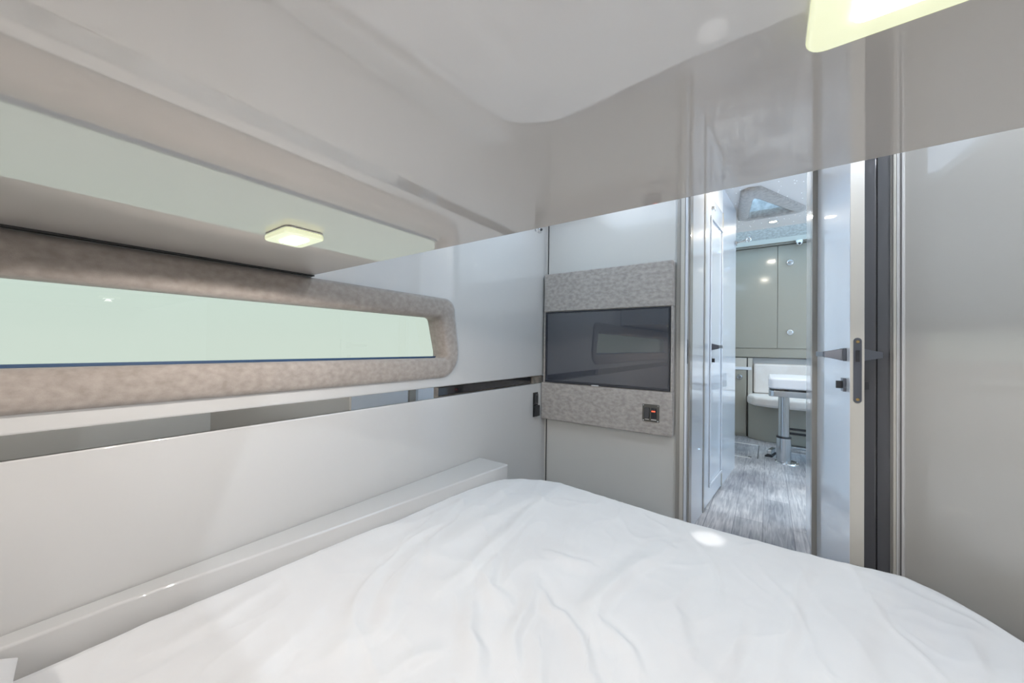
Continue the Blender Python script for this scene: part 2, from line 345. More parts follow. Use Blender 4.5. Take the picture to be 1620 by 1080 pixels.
# ------------------------------------------------------------------ television in its suede surround
tvs = thing('padded_television_surround', 'grey suede padded surround holding the television on the front wall', 'padded panel', (-0.77, 1.97, 0.52))
def pad(name, *d): return slab(name, 'suedet', *d, parent=tvs, bevel=0.008, seg=4)
pad('top_pad', -1.143, -0.390, 1.946, 1.9985, 1.194, 1.430)
pad('bottom_pad', -1.157, -0.390, 1.946, 1.9985, 0.531, 0.759)
pad('side_pad', -1.146, -1.130, 1.949, 1.9985, 0.757, 1.196)
pad('side_pad', -0.403, -0.391, 1.949, 1.9985, 0.757, 1.196)
tv = thing('television', 'black flat television set flush into the suede surround', 'television', (-0.767, 1.97, 0.761))
slab('cabinet', 'blackm', -1.128, -0.4045, 1.952, 1.998, 0.761, 1.192, parent=tv)
bm = NB()
for d in ((-1.128, -0.4045, 1.944, 1.9515, 0.7615, 0.775), (-1.128, -0.4045, 1.944, 1.9515, 1.184, 1.192), (-1.128, -1.121, 1.944, 1.9515, 0.775, 1.184), (-0.4115, -0.4045, 1.944, 1.9515, 0.775, 1.184)): box(bm, *d)
obj('bezel', bm, 'bezel', tv, bevel=0.001)
bm = NB(); prism(bm, [(-1.1205, 1.9510), (-0.412, 1.9440), (-0.412, 1.9515), (-1.1205, 1.9515)], 0.7755, 1.1835); obj('screen', bm, 'screen', tv)
slab('logo_bar', 'chrome', -0.822, -0.778, 1.941, 1.9435, 0.758, 0.765, parent=tv, bevel=0.001)
sw = thing('rocker_switch_panel', 'square switch plate with two black rockers, one lit red, under the television', 'switch', (-0.494, 1.9458, 0.597))
slab('plate', 'plate', -0.536, -0.452, 1.942, 1.9455, 0.598, 0.688, parent=sw, bevel=0.0015)
for i, x in enumerate((-0.512, -0.478)):
    bm = NB(); vs = box(bm, x-0.0125, x+0.0125, 1.934, 1.9418, 0.616, 0.670)
    for v in vs:
        if v.co.y < 1.938: v.co.y += (-0.004 if (v.co.z > 0.64) == (i == 1) else 0.004)
    rk = obj('rocker', bm, 'blackm', sw, bevel=0.002)
    if i: slab('indicator_light', 'red', x-0.009, x+0.009, 1.9292, 1.9325, 0.6515, 0.6575, parent=rk, bevel=0.001, label='glowing red indicator')
for x in (-0.530, -0.458):
    for z in (0.604, 0.682):
        bm = NB(); cyl(bm, (x, 1.9418, z), (x, 1.940, z), 0.0035, 0.0028, 12); obj('screw', bm, 'chrome', sw)
bm = NB()
for x0, x1 in ((-0.522, -0.503), (-0.492, -0.466)): box(bm, x0, x1, 1.9412, 1.9418, 0.6085, 0.6112)
obj('engraved_marks', bm, 'rim', sw)

# ------------------------------------------------------------------ small fittings on the hull wall
t = thing('power_outlet', 'narrow black outlet with flip cover on the hull wall near the corner', 'outlet', (HX+0.002, 1.885, 0.55))
slab('back_plate', 'black', HX+0.0004, HX+0.006, 1.855, 1.907, 0.552, 0.700, parent=t, bevel=0.002)
slab('flip_cover', 'blackm', HX+0.0062, HX+0.022, 1.862, 1.905, 0.556, 0.622, parent=t, bevel=0.003)
slab('socket_face', 'blackm', HX+0.0062, HX+0.013, 1.862, 1.901, 0.628, 0.692, parent=t, bevel=0.003)
for z in (0.634, 0.684):
    bm = NB(); cyl(bm, (HX+0.013, 1.88, z), (HX+0.0145, 1.88, z), 0.003, seg=10); obj('screw', bm, 'chrome', t)
t = thing('push_latch', 'small round chrome latch high on the hull wall by the corner', 'latch', (HX, 1.90, 1.695))
bm = NB(); cyl(bm, (HX+0.0004, 1.90, 1.70), (HX+0.014, 1.90, 1.70), 0.022, 0.019, 28); obj('housing', bm, 'chrome', t, smooth='auto')
bm = NB(); ring(bm, (HX+0.0145, 1.90, 1.70), (1, 0, 0), 0.0145, 0.003); obj('bezel_ring', bm, 'chrome', t, smooth=True)
bm = NB(); cyl(bm, (HX+0.0145, 1.90, 1.70), (HX+0.024, 1.90, 1.70), 0.008, 0.006, 20); obj('button', bm, 'blackm', t, smooth='auto')
bm = NB(); cyl(bm, (HX+0.0004, 1.862, 1.692), (HX+0.010, 1.862, 1.692), 0.012, 0.010, 20); obj('catch', bm, 'chrome', t, smooth='auto')

# ------------------------------------------------------------------ ceiling lamps of the low ceiling
def rrect(cx, cy, hx, hy, r, seg=6):
    return rounded([(cx-hx, cy-hy), (cx+hx, cy-hy), (cx+hx, cy+hy), (cx-hx, cy+hy)], [r]*4, seg)
def low_lamp(x, y, label, group=None):
    t = thing('ceiling_light', label, 'ceiling light', (x, y, ZC-0.0002), group)
    bm = NB(); prism(bm, rrect(x, y, 0.050, 0.034, 0.011), ZC-0.0030, ZC-0.0003); obj('rim', bm, 'rim', t, bevel=0.0015)
    bm = NB(); prism(bm, rrect(x, y, 0.051, 0.035, 0.012), ZC-0.0130, ZC-0.0031); obj('glass_lens', bm, 'lens', t, bevel=0.003)
    bm = NB(); prism(bm, rrect(x, y, 0.030, 0.016, 0.007), ZC-0.0146, ZC-0.0131); obj('led_diffuser', bm, 'led', t)
    return t
low_lamp(*LOW[0], 'rounded square ceiling light over the bed, nearest the hull window')
low_lamp(*LOW[1], 'large near ceiling light cut by the top edge of the photo')
for q, (x, y) in enumerate(LOW[2:]):
    low_lamp(x, y, 'added rounded square fill light behind the camera over the bed', 'added fill lights over the head of the bed')
def puck(x, y, z, label, m='led', group=None):
    t = thing('spot_light', label, 'ceiling light', (x, y, z), group)
    bm = NB(); ring(bm, (x, y, z-0.003), (0, 0, 1), 0.034, 0.004); obj('rim', bm, 'chrome', t, smooth=True)
    bm = NB(); cyl(bm, (x, y, z-0.0002), (x, y, z-0.006), 0.030, 0.027, 28); obj('led_diffuser', bm, m, t, smooth='auto')
for q, (x, y) in enumerate(TOP):
    puck(x, y, ZH, 'unseen round spot light in the higher ceiling in front of the bed', group='spot lights above the standing room')
puck(-0.12, 0.72, ZH, 'narrow spot light added for the sunlit patch at the foot of the bed')
puck(*SAL[0], ZS, 'warm round spot light behind the triangular skylight', 'ledwarm')
for x, y in SAL[1:]: puck(x, y, ZS, 'unseen warm round spot light added in the saloon ceiling', 'ledwarm', 'added saloon spot lights')

# ------------------------------------------------------------------ bed
bed_outline = [(-1.095, -0.84), (-1.098, 0.10), (-1.088, 0.34), (-1.074, 0.61), (-1.050, 0.80), (-1.040, 1.0), (-1.020, 1.17), (-0.995, 1.30), (-0.925, 1.378), (-0.812, 1.432), (-0.700, 1.444),
               (-0.45, 1.418), (-0.24, 1.402), (-0.02, 1.403), (0.12, 1.402), (0.28, 1.418), (0.355, 1.385), (0.408, 1.325), (0.45, 1.255), (0.56, 1.08), (0.66, 0.90), (0.70, 0.6), (0.70, -0.84), (0.68, -0.89), (0.62, -0.9), (-1.03, -0.9), (-1.08, -0.885)]
def catmull(P, n):
    out = []
    m_ = len(P)
    for i in range(m_):
        p0, p1, p2, p3 = [Vector(P[(i+k) % m_]) for k in (-1, 0, 1, 2)]
        L_ = (p2-p1).length; k_ = max(2, int(L_/n))
        t1 = (p2-p0)*0.5; t2 = (p3-p1)*0.5
        if t1.length > L_: t1 = t1.normalized()*L_
        if t2.length > L_: t2 = t2.normalized()*L_
        for k in range(k_):
            u = k/k_; h = (2*u**3-3*u*u+1, u**3-2*u*u+u, -2*u**3+3*u*u, u**3-u*u)
            out.append(p1*h[0]+t1*h[1]+p2*h[2]+t2*h[3])
    return out
folds = [
 ([(-0.736, 1.405), (-0.709, 1.154), (-0.673, 0.926), (-0.651, 0.739), (-0.639, 0.623)], .013, .011), ([(-0.756, 1.303), (-0.776, 0.924), (-0.773, 0.702)], .02, .007),
 ([(-0.237, 1.164), (-0.291, 0.973), (-0.312, 0.866), (-0.321, 0.788), (-0.299, 0.719)], .016, .014), ([(-0.376, 0.74), (-0.308, 0.692), (-0.249, 0.616)], .010, .010),
 ([(-0.473, 0.79), (-0.439, 0.693), (-0.421, 0.618), (-0.394, 0.573)], .010, .011), ([(-0.571, 0.66), (-0.5, 0.57), (-0.457, 0.544), (-0.423, 0.489)], .012, .012),
 ([(-0.819, 0.707), (-0.751, 0.599), (-0.671, 0.487)], .014, .008), ([(-0.509, 0.919), (-0.435, 0.911), (-0.397, 0.929)], .011, .008), ([(-0.442, 0.769), (-0.401, 0.733), (-0.367, 0.73)], .009, .009),
 ([(-0.278, 0.755), (-0.215, 0.723), (-0.191, 0.689)], .010, .009), ([(-0.513, 0.503), (-0.547, 0.44), (-0.563, 0.385)], .010, .008), ([(0.107, 1.361), (0.05, 1.068), (0.016, 0.81)], .014, .009),
 ([(0.242, 1.322), (0.166, 1.062), (0.122, 0.888)], .02, .010), ([(0.371, 1.246), (0.309, 1.027)], .014, .009), ([(-1.07, 0.652), (-0.959, 0.813), (-0.943, 1.045)], .018, .006),
 ([(-0.824, 0.576), (-0.717, 0.441), (-0.631, 0.365)], .014, .008), ([(-0.144, 1.1), (-0.181, 0.897), (-0.124, 0.79)], .014, .009), ([(-0.669, 0.535), (-0.652, 0.458), (-0.681, 0.345)], .012, .008),
 ([(-0.631, 0.809), (-0.561, 0.695), (-0.497, 0.688)], .012, .009), ([(-0.039, 1.002), (-0.062, 0.817), (-0.076, 0.743)], .014, .009), ([(-0.991, 0.376), (-0.953, 0.278), (-0.951, 0.18)], .014, .007),
 ([(-0.90, 1.36), (-0.87, 1.15), (-0.86, 0.95)], .018, .006), ([(-0.60, 1.41), (-0.53, 1.2), (-0.50, 1.02)], .018, .006), ([(-0.98, 1.10), (-0.90, 0.86), (-0.88, 0.60)], .016, .006),
 ([(-0.36, 0.62), (-0.31, 0.52), (-0.30, 0.40)], .012, .009), ([(-0.80, 0.40), (-0.74, 0.28), (-0.70, 0.15)], .014, .008), ([(-0.25, 0.62), (-0.18, 0.55), (-0.15, 0.42)], .012, .009), ([(-0.10, 0.66), (-0.05, 0.52), (-0.04, 0.40)], .016, .009)]
def fold_h(x, y):
    h = 0.0
    wx = x+0.012*noise.noise(Vector((x*9, y*9, 3.1))); wy = y+0.012*noise.noise(Vector((x*9, y*9, 7.7)))
    p = Vector((wx, wy))
    for pts, wd, ht in folds:
        bx0 = min(a[0] for a in pts)-.1; bx1 = max(a[0] for a in pts)+.1; by0 = min(a[1] for a in pts)-.1; by1 = max(a[1] for a in pts)+.1
        if not (bx0 < x < bx1 and by0 < y < by1): continue
        best = 9; tt = 0; n = len(pts)-1; side = 1
        for i in range(n):
            a = Vector(pts[i]); d = Vector(pts[i+1])-a; u = max(0, min(1, (p-a).dot(d)/d.length_squared)); q = a+d*u; dd = (p-q).length
            if dd < best: best = dd; tt = (i+u)/n; side = 1 if (d.x*(p-a).y-d.y*(p-a).x) > 0 else -1
        taper = math.sin(math.pi*min(1, max(0, 0.12+0.76*tt)))**0.8
        w2 = wd*(1.0 if side > 0 else 1.9)
        h += ht*taper*math.exp(-(best/w2)**2) - ht*0.35*taper*math.exp(-((best-w2*2.0)/w2)**2)
    return h
def bed_z(x, y):
    h = 0.85*fold_h(x, y)
    c, s_ = math.cos(0.35), math.sin(0.35); u = x*c+y*s_; v = -x*s_+y*c
    n1 = noise.noise(Vector((u*7, v*3.2, 0)))
    rid = (1-abs(noise.noise(Vector((u*5+n1*.6, v*2.2, 5.0))))*2.2); rid = max(0, rid)**5
    rid2 = max(0, 1-abs(noise.noise(Vector((u*8+.5*n1, v*5, 11.0))))*2.4)**6
    h += 0.0050*rid+0.0025*rid2+0.005*n1+0.0010*noise.noise(Vector((x*28, y*28, 2)))
    return 0.385+h
bo = catmull(bed_outline, 0.0075)
cen = Vector((-0.2, 0.45)); NR = 150
bm = NB(); rows = []
RS = 0.045
for k in range(1, NR+1):
    t_ = (k/NR)**0.9; row = []
    for p in bo:
        d = (p-cen); dist_in = d.length*(1-t_)
        q = cen+d*t_
        e = max(0, RS-dist_in)
        z = bed_z(q.x, q.y)*1.0
        fade = min(1, dist_in/0.10); z = 0.385+(z-0.385)*(0.30+0.70*fade)
        z -= RS-math.sqrt(max(0, RS*RS-e*e))
        row.append(bm.verts.new((q.x, q.y, z)))
    rows.append(row)
for z in (0.30, 0.26, 0.235):
    row = []
    for p in bo:
        d = (p-cen).normalized(); row.append(bm.verts.new((p.x-d.x*0.004, p.y-d.y*0.004, z)))
    rows.append(row)
cv = bm.verts.new((cen.x, cen.y, bed_z(*cen)))
n = len(bo)
for i in range(n): bm.faces.new((cv, rows[0][i], rows[0][(i+1) % n]))
for a, b in zip(rows, rows[1:]):
    for i in range(n): bm.faces.new((a[i], b[i], b[(i+1) % n], a[(i+1) % n]))
sheet = obj('bed_sheet', bm, 'sheet', smooth=True)
tag(sheet, 'rumpled white cotton sheet covering the wide island bed', 'bed sheet')
bed = thing('bed', 'wide double bed platform and mattress under the white sheet', 'bed', (-0.2, 0.3, 0.0))
ins = [(cen.x+(p[0]-cen.x)*0.955, cen.y+(p[1]-cen.y)*0.965) for p in bed_outline]
bm = NB(); prism(bm, ins, 0.20, 0.352); obj('mattress', bm, 'sheet', bed, bevel=0.02)
ins2 = [(cen.x+(p[0]-cen.x)*0.93, cen.y+(p[1]-cen.y)*0.93) for p in bed_outline]
bm = NB(); prism(bm, ins2, 0.001, 0.1995); obj('platform', bm, 'hull', bed, bevel=0.005)
# pillow, corner pokes into the lower left of the frame
def pillow(cx, cy, zb, hx, hy, th, rot, name, label):
    bm = NB(); G = 40; top = {}; bot = {}
    for i in range(G+1):
        for j in range(G+1):
            u = i/G*2-1; v = j/G*2-1
            fu = 1-0.09*(1-v*v); fv = 1-0.09*(1-u*u)
            x = u*hx*fv**0.0*fu; y = v*hy*fv
            e = max(0, (1-u**4)*(1-v**4))**0.6
            h = th*e+0.003*noise.noise(Vector((x*14, y*14, 1)))*e
            X = cx+x*math.cos(rot)-y*math.sin(rot); Y = cy+x*math.sin(rot)+y*math.cos(rot)
            lift = 0.0*(abs(u)*abs(v))**6
            top[i, j] = bm.verts.new((X, Y, zb+th*0.2+h*0.85+lift))
            if i in (0, G) or j in (0, G): bot[i, j] = top[i, j]
            else: bot[i, j] = bm.verts.new((X, Y, zb+th*0.2-h*0.15+lift))
    for i in range(G):
        for j in range(G):
            bm.faces.new((top[i, j], top[i+1, j], top[i+1, j+1], top[i, j+1]))
            try: bm.faces.new((bot[i, j], bot[i, j+1], bot[i+1, j+1], bot[i+1, j]))
            except ValueError: pass
    o = obj(name, bm, 'sheet', smooth=True); sd_ = o.modifiers.new('sub', 'SUBSURF'); sd_.levels = 1; sd_.render_levels = 2; tag(o, label, 'pillow'); return o
pillow(-0.742, -0.207, 0.394, 0.335, 0.245, 0.12, 0.03, 'pillow', 'white pillow whose corner shows at the lower left of the bed')

# ------------------------------------------------------------------ cabin door, standing open
D = Frame((0.1700, 1.992), (0.2045, 1.500)); 
if D.n.x < 0: D.n = -D.n       # n points to starboard (right face)
door = thing('cabin_door', 'open white door standing edge-on with a dark lock plate on its edge', 'door', (0.2, 1.75, 0.012))
bm = NB(); D.box(bm, 0, D.len, 0, 0.033, 0.012, 1.88); obj('slab', bm, 'white', door, bevel=0.002)
bm = NB(); D.box(bm, D.len, D.len+0.0012, 0.0005, 0.0325, 0.013, 1.879); obj('edge_band', bm, 'trim', door)
# lock plate on the edge: vertical stadium
def stadium(fr, s, n0, hw, z0, z1, ds):
    bm = NB(); pts = []
    for k in range(13): a = math.pi*k/12; pts.append((n0+hw*math.cos(a), z1-hw+hw*math.sin(a)))
    for k in range(13): a = math.pi+math.pi*k/12; pts.append((n0+hw*math.cos(a), z0+hw+hw*math.sin(a)))
    A_ = [bm.verts.new(fr.pt(s, a, b)) for a, b in pts]; B_ = [bm.verts.new(fr.pt(s+ds, a, b)) for a, b in pts]
    bm.faces.new(A_); bm.faces.new(B_[::-1]); n = len(pts)
    for i in range(n): bm.faces.new((A_[i], A_[(i+1) % n], B_[(i+1) % n], B_[i]))
    return bm
bm = stadium(D, D.len+0.0013, 0.0170, 0.0095, 0.822, 1.020, 0.002); lp = obj('lock_plate', bm, 'steel', door)
bm = NB(); D.box(bm, D.len+0.0034, D.len+0.0075, 0.0120, 0.0210, 0.947, 0.982); obj('latch_bolt', bm, 'blackm', lp)
for z in (0.833, 1.008):
    bm = NB(); cyl(bm, D.pt(D.len+0.0034, 0.0170, z), D.pt(D.len+0.005, 0.0170, z), 0.0042, seg=14); obj('screw', bm, 'brass', lp)
def lever(parent, fr, s, n_face, sgn, z, run):
    # tapered neck standing off the face, flat lever running away towards the hinge
    def loft(h, secs):
        vs = [[h.verts.new(fr.pt(s+ds+a*hs, n_face+sgn*nn, z+b*hz)) for a, b in ((-1, -1), (1, -1), (1, 1), (-1, 1))] for ds, nn, hs, hz in secs]
        h.faces.new(vs[0]); h.faces.new(vs[-1][::-1])
        for a, b in zip(vs, vs[1:]):
            for i in range(4): h.faces.new((a[i], a[(i+1) % 4], b[(i+1) % 4], b[i]))
    h = NB(); loft(h, [(0, 0, 0.020, 0.0205), (0, 0.009, 0.020, 0.0200)]); obj('rose', h, 'steel', parent, bevel=0.001)
    h = NB(); loft(h, [(0, 0.0092, 0.018, 0.0185), (0, 0.038, 0.012, 0.0115), (0, 0.052, 0.010, 0.0095)])
    loft(h, [(-run/2-0.004, 0.0425, run/2, 0.0090), (-run/2-0.004, 0.0535, run/2, 0.0085)])
    obj('lever_handle', h, 'steel', parent, bevel=0.001)
def turn(parent, fr, s, n_face, sgn, z):
    h = NB(); fr.box(h, s-0.016, s+0.016, *(sorted((n_face, n_face+sgn*0.007))), z-0.021, z+0.021); o = obj('thumb_turn', h, 'steel', parent, bevel=0.001)
    h = NB(); fr.box(h, s-0.004, s+0.004, *(sorted((n_face+sgn*0.0072, n_face+sgn*0.022))), z-0.012, z+0.012); obj('knob', h, 'blackm', o, bevel=0.001)
lever(door, D, D.len-0.055, -0.0002, -1, 0.968, 0.115); lever(door, D, D.len-0.055, 0.0332, 1, 0.968, 0.045)
turn(door, D, D.len-0.055, -0.0002, -1, 0.872); turn(door, D, D.len-0.055, 0.0332, 1, 0.872)
for z in (0.3, 1.6):
    bm = NB(); cyl(bm, D.pt(-0.004, 0.015, z-0.04), D.pt(-0.004, 0.015, z+0.04), 0.004, seg=14); obj('hinge', bm, 'satin', door)

# ------------------------------------------------------------------ passage
Lf = Frame((-0.345, 2.092), (-0.2224, 3.53))
if Lf.n.x < 0: Lf.n = -Lf.n
k_ = Lf.len
sA, sB = (2.43-2.092)/ (3.53-2.092)*k_, (2.458-2.092)/(3.53-2.092)*k_
sC = (2.975-2.092)/(3.53-2.092)*k_
bm = NB(); Lf.box(bm, 0, sA, -0.05, 0.0, 0, ZS); struct('wall_passage_left', bm, 'white')
bm = NB(); Lf.box(bm, sA+0.0005, sB-0.0005, -0.05, 0.004, 0, 1.96); struct('trim_11', bm, 'grey')
bm = NB(); Lf.box(bm, sC+0.003, k_, -0.05, 0.0, 0, ZS); struct('wall_passage_end', bm, 'white')
bm = NB(); Lf.box(bm, sA+0.0005, sC+0.0025, -0.05, 0.0, 1.961, ZS); struct('wall_passage_head', bm, 'saloonw')
pd = thing('passage_door', 'white panelled door with lever handle on the left of the passage', 'door', (-0.31, 2.7, 0.012))
bm = NB(); Lf.box(bm, sB, sC, -0.03, 0.003, 0.012, 1.955); obj('slab', bm, 'white', pd, bevel=0.002)
bm = NB(); s0, s1, z0, z1, wd = sB+0.115, sC-0.03, 0.108, 1.83, 0.022
for d in ((s0, s1, z0, z0+wd), (s0, s1, z1-wd, z1), (s0, s0+wd, z0+wd, z1-wd), (s1-wd, s1, z0+wd, z1-wd)): Lf.box(bm, d[0], d[1], 0.0032, 0.013, d[2], d[3])
obj('panel_moulding', bm, 'white', pd, bevel=0.004)
bm = NB(); Lf.box(bm, sC-0.016, sC+0.002, -0.0, 0.008, 0.012, 1.955); obj('edge_bead', bm, 'trim', pd)
LF2 = Frame((-0.2224, 3.53), (-0.345, 2.092)); LF2.n = Lf.n
# lever on the passage door points away from the camera
hs = (2.60-2.092)/(3.53-2.092)*k_
h = NB(); Lf.box(h, hs-0.02, hs+0.02, 0.0032, 0.009, 0.967, 1.019); obj('rose', h, 'steel', pd, bevel=0.001)
h = NB()
vs = [[h.verts.new(Lf.pt(hs+s_*q, nn, 0.993+zz*q)) for s_, zz in ((-0.01, -0.012), (0.01, -0.012), (0.01, 0.012), (-0.01, 0.012))] for nn, q in ((0.0092, 1.8), (0.052, 0.85))]
for a, b in zip(vs, vs[1:]):
    for i in range(4): h.faces.new((a[i], a[(i+1) % 4], b[(i+1) % 4], b[i]))
h.faces.new(vs[0]); h.faces.new(vs[1][::-1])
Lf.box(h, hs-0.008, hs+0.115, 0.040, 0.050, 0.985, 1.003)
obj('lever_handle', h, 'steel', pd, bevel=0.001)
h = NB(); Lf.box(h, hs-0.02, hs+0.02, 0.0032, 0.010, 0.885, 0.930); tt = obj('thumb_turn', h, 'steel', pd, bevel=0.001)
h = NB(); Lf.box(h, hs-0.004, hs+0.004, 0.0102, 0.028, 0.895, 0.920); obj('knob', h, 'blackm', tt, bevel=0.001)
h = NB(); cyl(h, Lf.pt(sB+0.16, 0.0034, 1.885), Lf.pt(sB+0.16, 0.014, 1.885), 0.013, 0.011, 20); ring(h, Lf.pt(sB+0.16, 0.020, 1.875), (1, 0, 0), 0.010, 0.003, 20, 8); obj('coat_hook', h, 'chrome', pd, smooth='auto')
slab('wall_passage_right', 'white', 0.1725, 0.25, 2.101, 2.56, 0, ZS)
# chrome catch at the end of the passage wall
t = thing('curtain_rod', 'short chrome rod with a round end at the top of the passage wall', 'rod', (-0.20, 3.5, 1.86))
bm = NB(); cyl(bm, (-0.222, 3.50, 1.862), (-0.222+0.010, 3.50, 1.862), 0.022, seg=24); obj('flange', bm, 'chrome', t, smooth='auto')
bm = NB(); cyl(bm, (-0.212, 3.50, 1.862), (-0.150, 3.50, 1.874), 0.007, seg=14); obj('rod', bm, 'chrome', t, smooth='auto')
bm = NB(); ring(bm, (-0.133, 3.50, 1.877), (0, 1, 0), 0.015, 0.006, 24, 10); obj('ring_end', bm, 'chrome', t, smooth=True)

# ------------------------------------------------------------------ saloon shell
SX0, SX1, SY1 = -0.62, 1.75, 5.2
slab('wall_saloon_left', 'saloonw', SX0-0.05, SX0, 2.06, SY1, 0, ZS+0.5)
slab('wall_saloon_back', 'saloon', SX0, SX1, SY1, SY1+0.05, 0, ZS+0.5)
bm = NB()
box(bm, SX1, SX1+0.06, 2.06, SY1, 0, 0.7); box(bm, SX1, SX1+0.06, 2.06, SY1, 2.05, ZS+0.5)
box(bm, SX1, SX1+0.06, 2.06, 2.15, 0.7, 2.05); box(bm, SX1, SX1+0.06, 4.20, SY1, 0.7, 2.05)
struct('wall_saloon_right', bm, 'saloonw')
w2 = thing('window_2', '', '', (SX1+0.03, 3.5, 0.95), kind='structure')
slab('window_pane', 'clear', SX1+0.028, SX1+0.032, 2.151, 4.199, 0.701, 2.049, parent=w2)
# star headliner with the triangular skylight opening
tri_o = [(-.169, 3.127), (-.120, 3.085), (-.045, 3.105), (.245, 3.735), (.250, 3.80), (.215, 3.845), (-.180, 3.842), (-.222, 3.79), (-.226, 3.673)]
tri_i = [(-.102, 3.34), (-.088, 3.302), (-.055, 3.345), (.140, 3.735), (.167, 3.774), (.13, 3.777), (-.12, 3.777), (-.150, 3.777), (-.146, 3.74)]
hole = tri_i
bm = NB()
X0, X1, Y0_, Y1_ = SX0, SX1, 2.06, 4.24
cx_, cy_ = 0.0, 3.6
# ring of quads between the opening and the rectangle, on both faces
def toward(p):
    d = Vector((p[0]-cx_, p[1]-cy_)); ts = []
    if d.x > 0: ts.append((X1-cx_)/d.x)
    if d.x < 0: ts.append((X0-cx_)/d.x)
    if d.y > 0: ts.append((Y1_-cy_)/d.y)
    if d.y < 0: ts.append((Y0_-cy_)/d.y)
    t_ = min(ts); return (cx_+d.x*t_, cy_+d.y*t_)
pts = []
hole = [(cx_+(p[0]-cx_)*1.05, cy_+(p[1]-cy_)*1.05) for p in tri_i]
for i in range(len(hole)):
    a = Vector(hole[i]); b = Vector(hole[(i+1) % len(hole)])
    for k in range(8): pts.append(tuple(a.lerp(b, k/8)))
outp = [toward(p) for p in pts]
corners = [(X0, Y0_), (X1, Y0_), (X1, Y1_), (X0, Y1_)]
for c in corners:   # snap the nearest rim point onto each corner
    i = min(range(len(outp)), key=lambda q: (outp[q][0]-c[0])**2+(outp[q][1]-c[1])**2); outp[i] = c
for zz in (ZS, ZS+0.04):
    a = [bm.verts.new((*p, zz)) for p in pts]; b = [bm.verts.new((*p, zz)) for p in outp]
    for i in range(len(pts)): bm.faces.new((a[i], a[(i+1) % len(pts)], b[(i+1) % len(pts)], b[i]))
    if zz == ZS: a0, b0 = a, b
for i in range(len(pts)):
    bm.faces.new((a0[i], a[i], a[(i+1) % len(pts)], a0[(i+1) % len(pts)])); bm.faces.new((b0[i], b[i], b[(i+1) % len(pts)], b0[(i+1) % len(pts)]))
struct('ceiling_saloon', bm, 'star')
sk = thing('skylight', 'triangular skylight with a padded suede surround in the saloon ceiling', 'skylight', (0.0, 3.5, ZS))
bm = NB()
n = len(tri_o); K = 6; rows = [[bm.verts.new((*p, ZS-0.0005)) for p in tri_o]]
for k in range(K+1):
    u = k/K; rows.append([bm.verts.new((po_[0]+(pi2[0]-po_[0])*u, po_[1]+(pi2[1]-po_[1])*u, ZS-0.014-0.010*math.sin(math.pi*u)**.6 if 0 < u < 1 else ZS-0.014)) for po_, pi2 in zip(tri_o, tri_i)])
rows.append([bm.verts.new((*p, ZS+0.0405)) for p in tri_i])
for a, b in zip(rows, rows[1:]):
    for i in range(n): bm.faces.new((a[i], a[(i+1) % n], b[(i+1) % n], b[i]))
obj('padded_frame', bm, 'suedet', sk, smooth=True)
bm = NB(); tri_w = [(cx_+(p[0]-cx_)*1.002, cy_+(p[1]-cy_)*1.0) for p in tri_i]
a = [bm.verts.new((*p, ZS+0.041)) for p in tri_i]; b = [bm.verts.new((*p, ZS+0.16)) for p in tri_i]
for i in range(n): bm.faces.new((a[i], a[(i+1) % n], b[(i+1) % n], b[i]))
obj('shaft', bm, 'suedeb', sk)
bm = NB(); prism(bm, tri_i, ZS+0.161, ZS+0.165); obj('pane', bm, 'skyglass', sk)
# forward hatch well behind the headliner: open to the sky through glass
slab('ceiling_saloon_front', 'star', SX0, SX1, 5.0, SY1, ZS+0.45, ZS+0.5)
slab('wall_hatch_face', 'suedet', SX0, SX1, 4.90, 4.95, ZS+0.055, ZS+0.48)
slab('wall_hatch_rear', 'suedeb', SX0, SX1, 4.19, 4.239, ZS+0.041, ZS+0.48)
w3 = thing('window_3', '', '', (0.5, 4.5, ZS+0.48), kind='structure')
slab('window_pane', 'skyglass', SX0, SX1, 4.24, 4.90, ZS+0.485, ZS+0.49, parent=w3)
slab('trim_12', 'trim', SX0, SX1, 4.86, 4.96, ZS, ZS+0.05)
slab('ceiling_saloon_soffit', 'saloon', SX0, SX1, 4.89, 5.19, ZS-0.02, ZS-0.001)

# ------------------------------------------------------------------ saloon cabinets
YC = 4.92
cb = thing('wall_cabinet', 'tall grey wall cabinet with two doors at the far end of the saloon', 'cabinet', (0.1, 5.05, 0.89))
slab('body', 'saloon', SX0+0.01, 1.2, YC+0.012, 5.195, 0.893, 2.128, parent=cb)
slab('lower_rail', 'saloon', SX0+0.01, 1.2, YC, YC+0.0115, 0.893, 0.992, parent=cb, bevel=0.002)
d1 = slab('door', 'saloon', -0.50, 0.081, YC-0.006, YC+0.0115, 0.997, 2.126, parent=cb, bevel=0.002)
d2 = slab('door', 'saloon', 0.086, 0.62, YC-0.006, YC+0.0115, 0.995, 2.126, parent=cb, bevel=0.002)
d3 = slab('door', 'saloon', 0.625, 1.19, YC-0.006, YC+0.0115, 0.995, 2.126, parent=cb, bevel=0.002)
def knob(x, z, y, parent, r=0.021):
    bm = NB(); cyl(bm, (x, y, z), (x, y-0.012, z), r, r*0.85, 28); ring(bm, (x, y-0.013, z), (0, 1, 0), r*0.62, 0.003, 24, 8); cyl(bm, (x, y-0.012, z), (x, y-0.02, z), r*0.35, r*0.3, 16)
    obj('latch_knob', bm, 'chrome', parent, smooth='auto', label='round chrome latch knob')
knob(0.191, 1.928, YC-0.0062, d2, 0.037); knob(0.194, 1.172, YC-0.0062, d2, 0.034); knob(0.72, 1.172, YC-0.0062, d3)
sc = thing('side_cabinet', 'low grey cabinet with one round knob left of the bench seat', 'cabinet', (-0.4, 5.0, 0))
slab('body', 'saloon', SX0+0.01, -0.195, 4.85, 5.195, 0.001, 0.884, parent=sc)
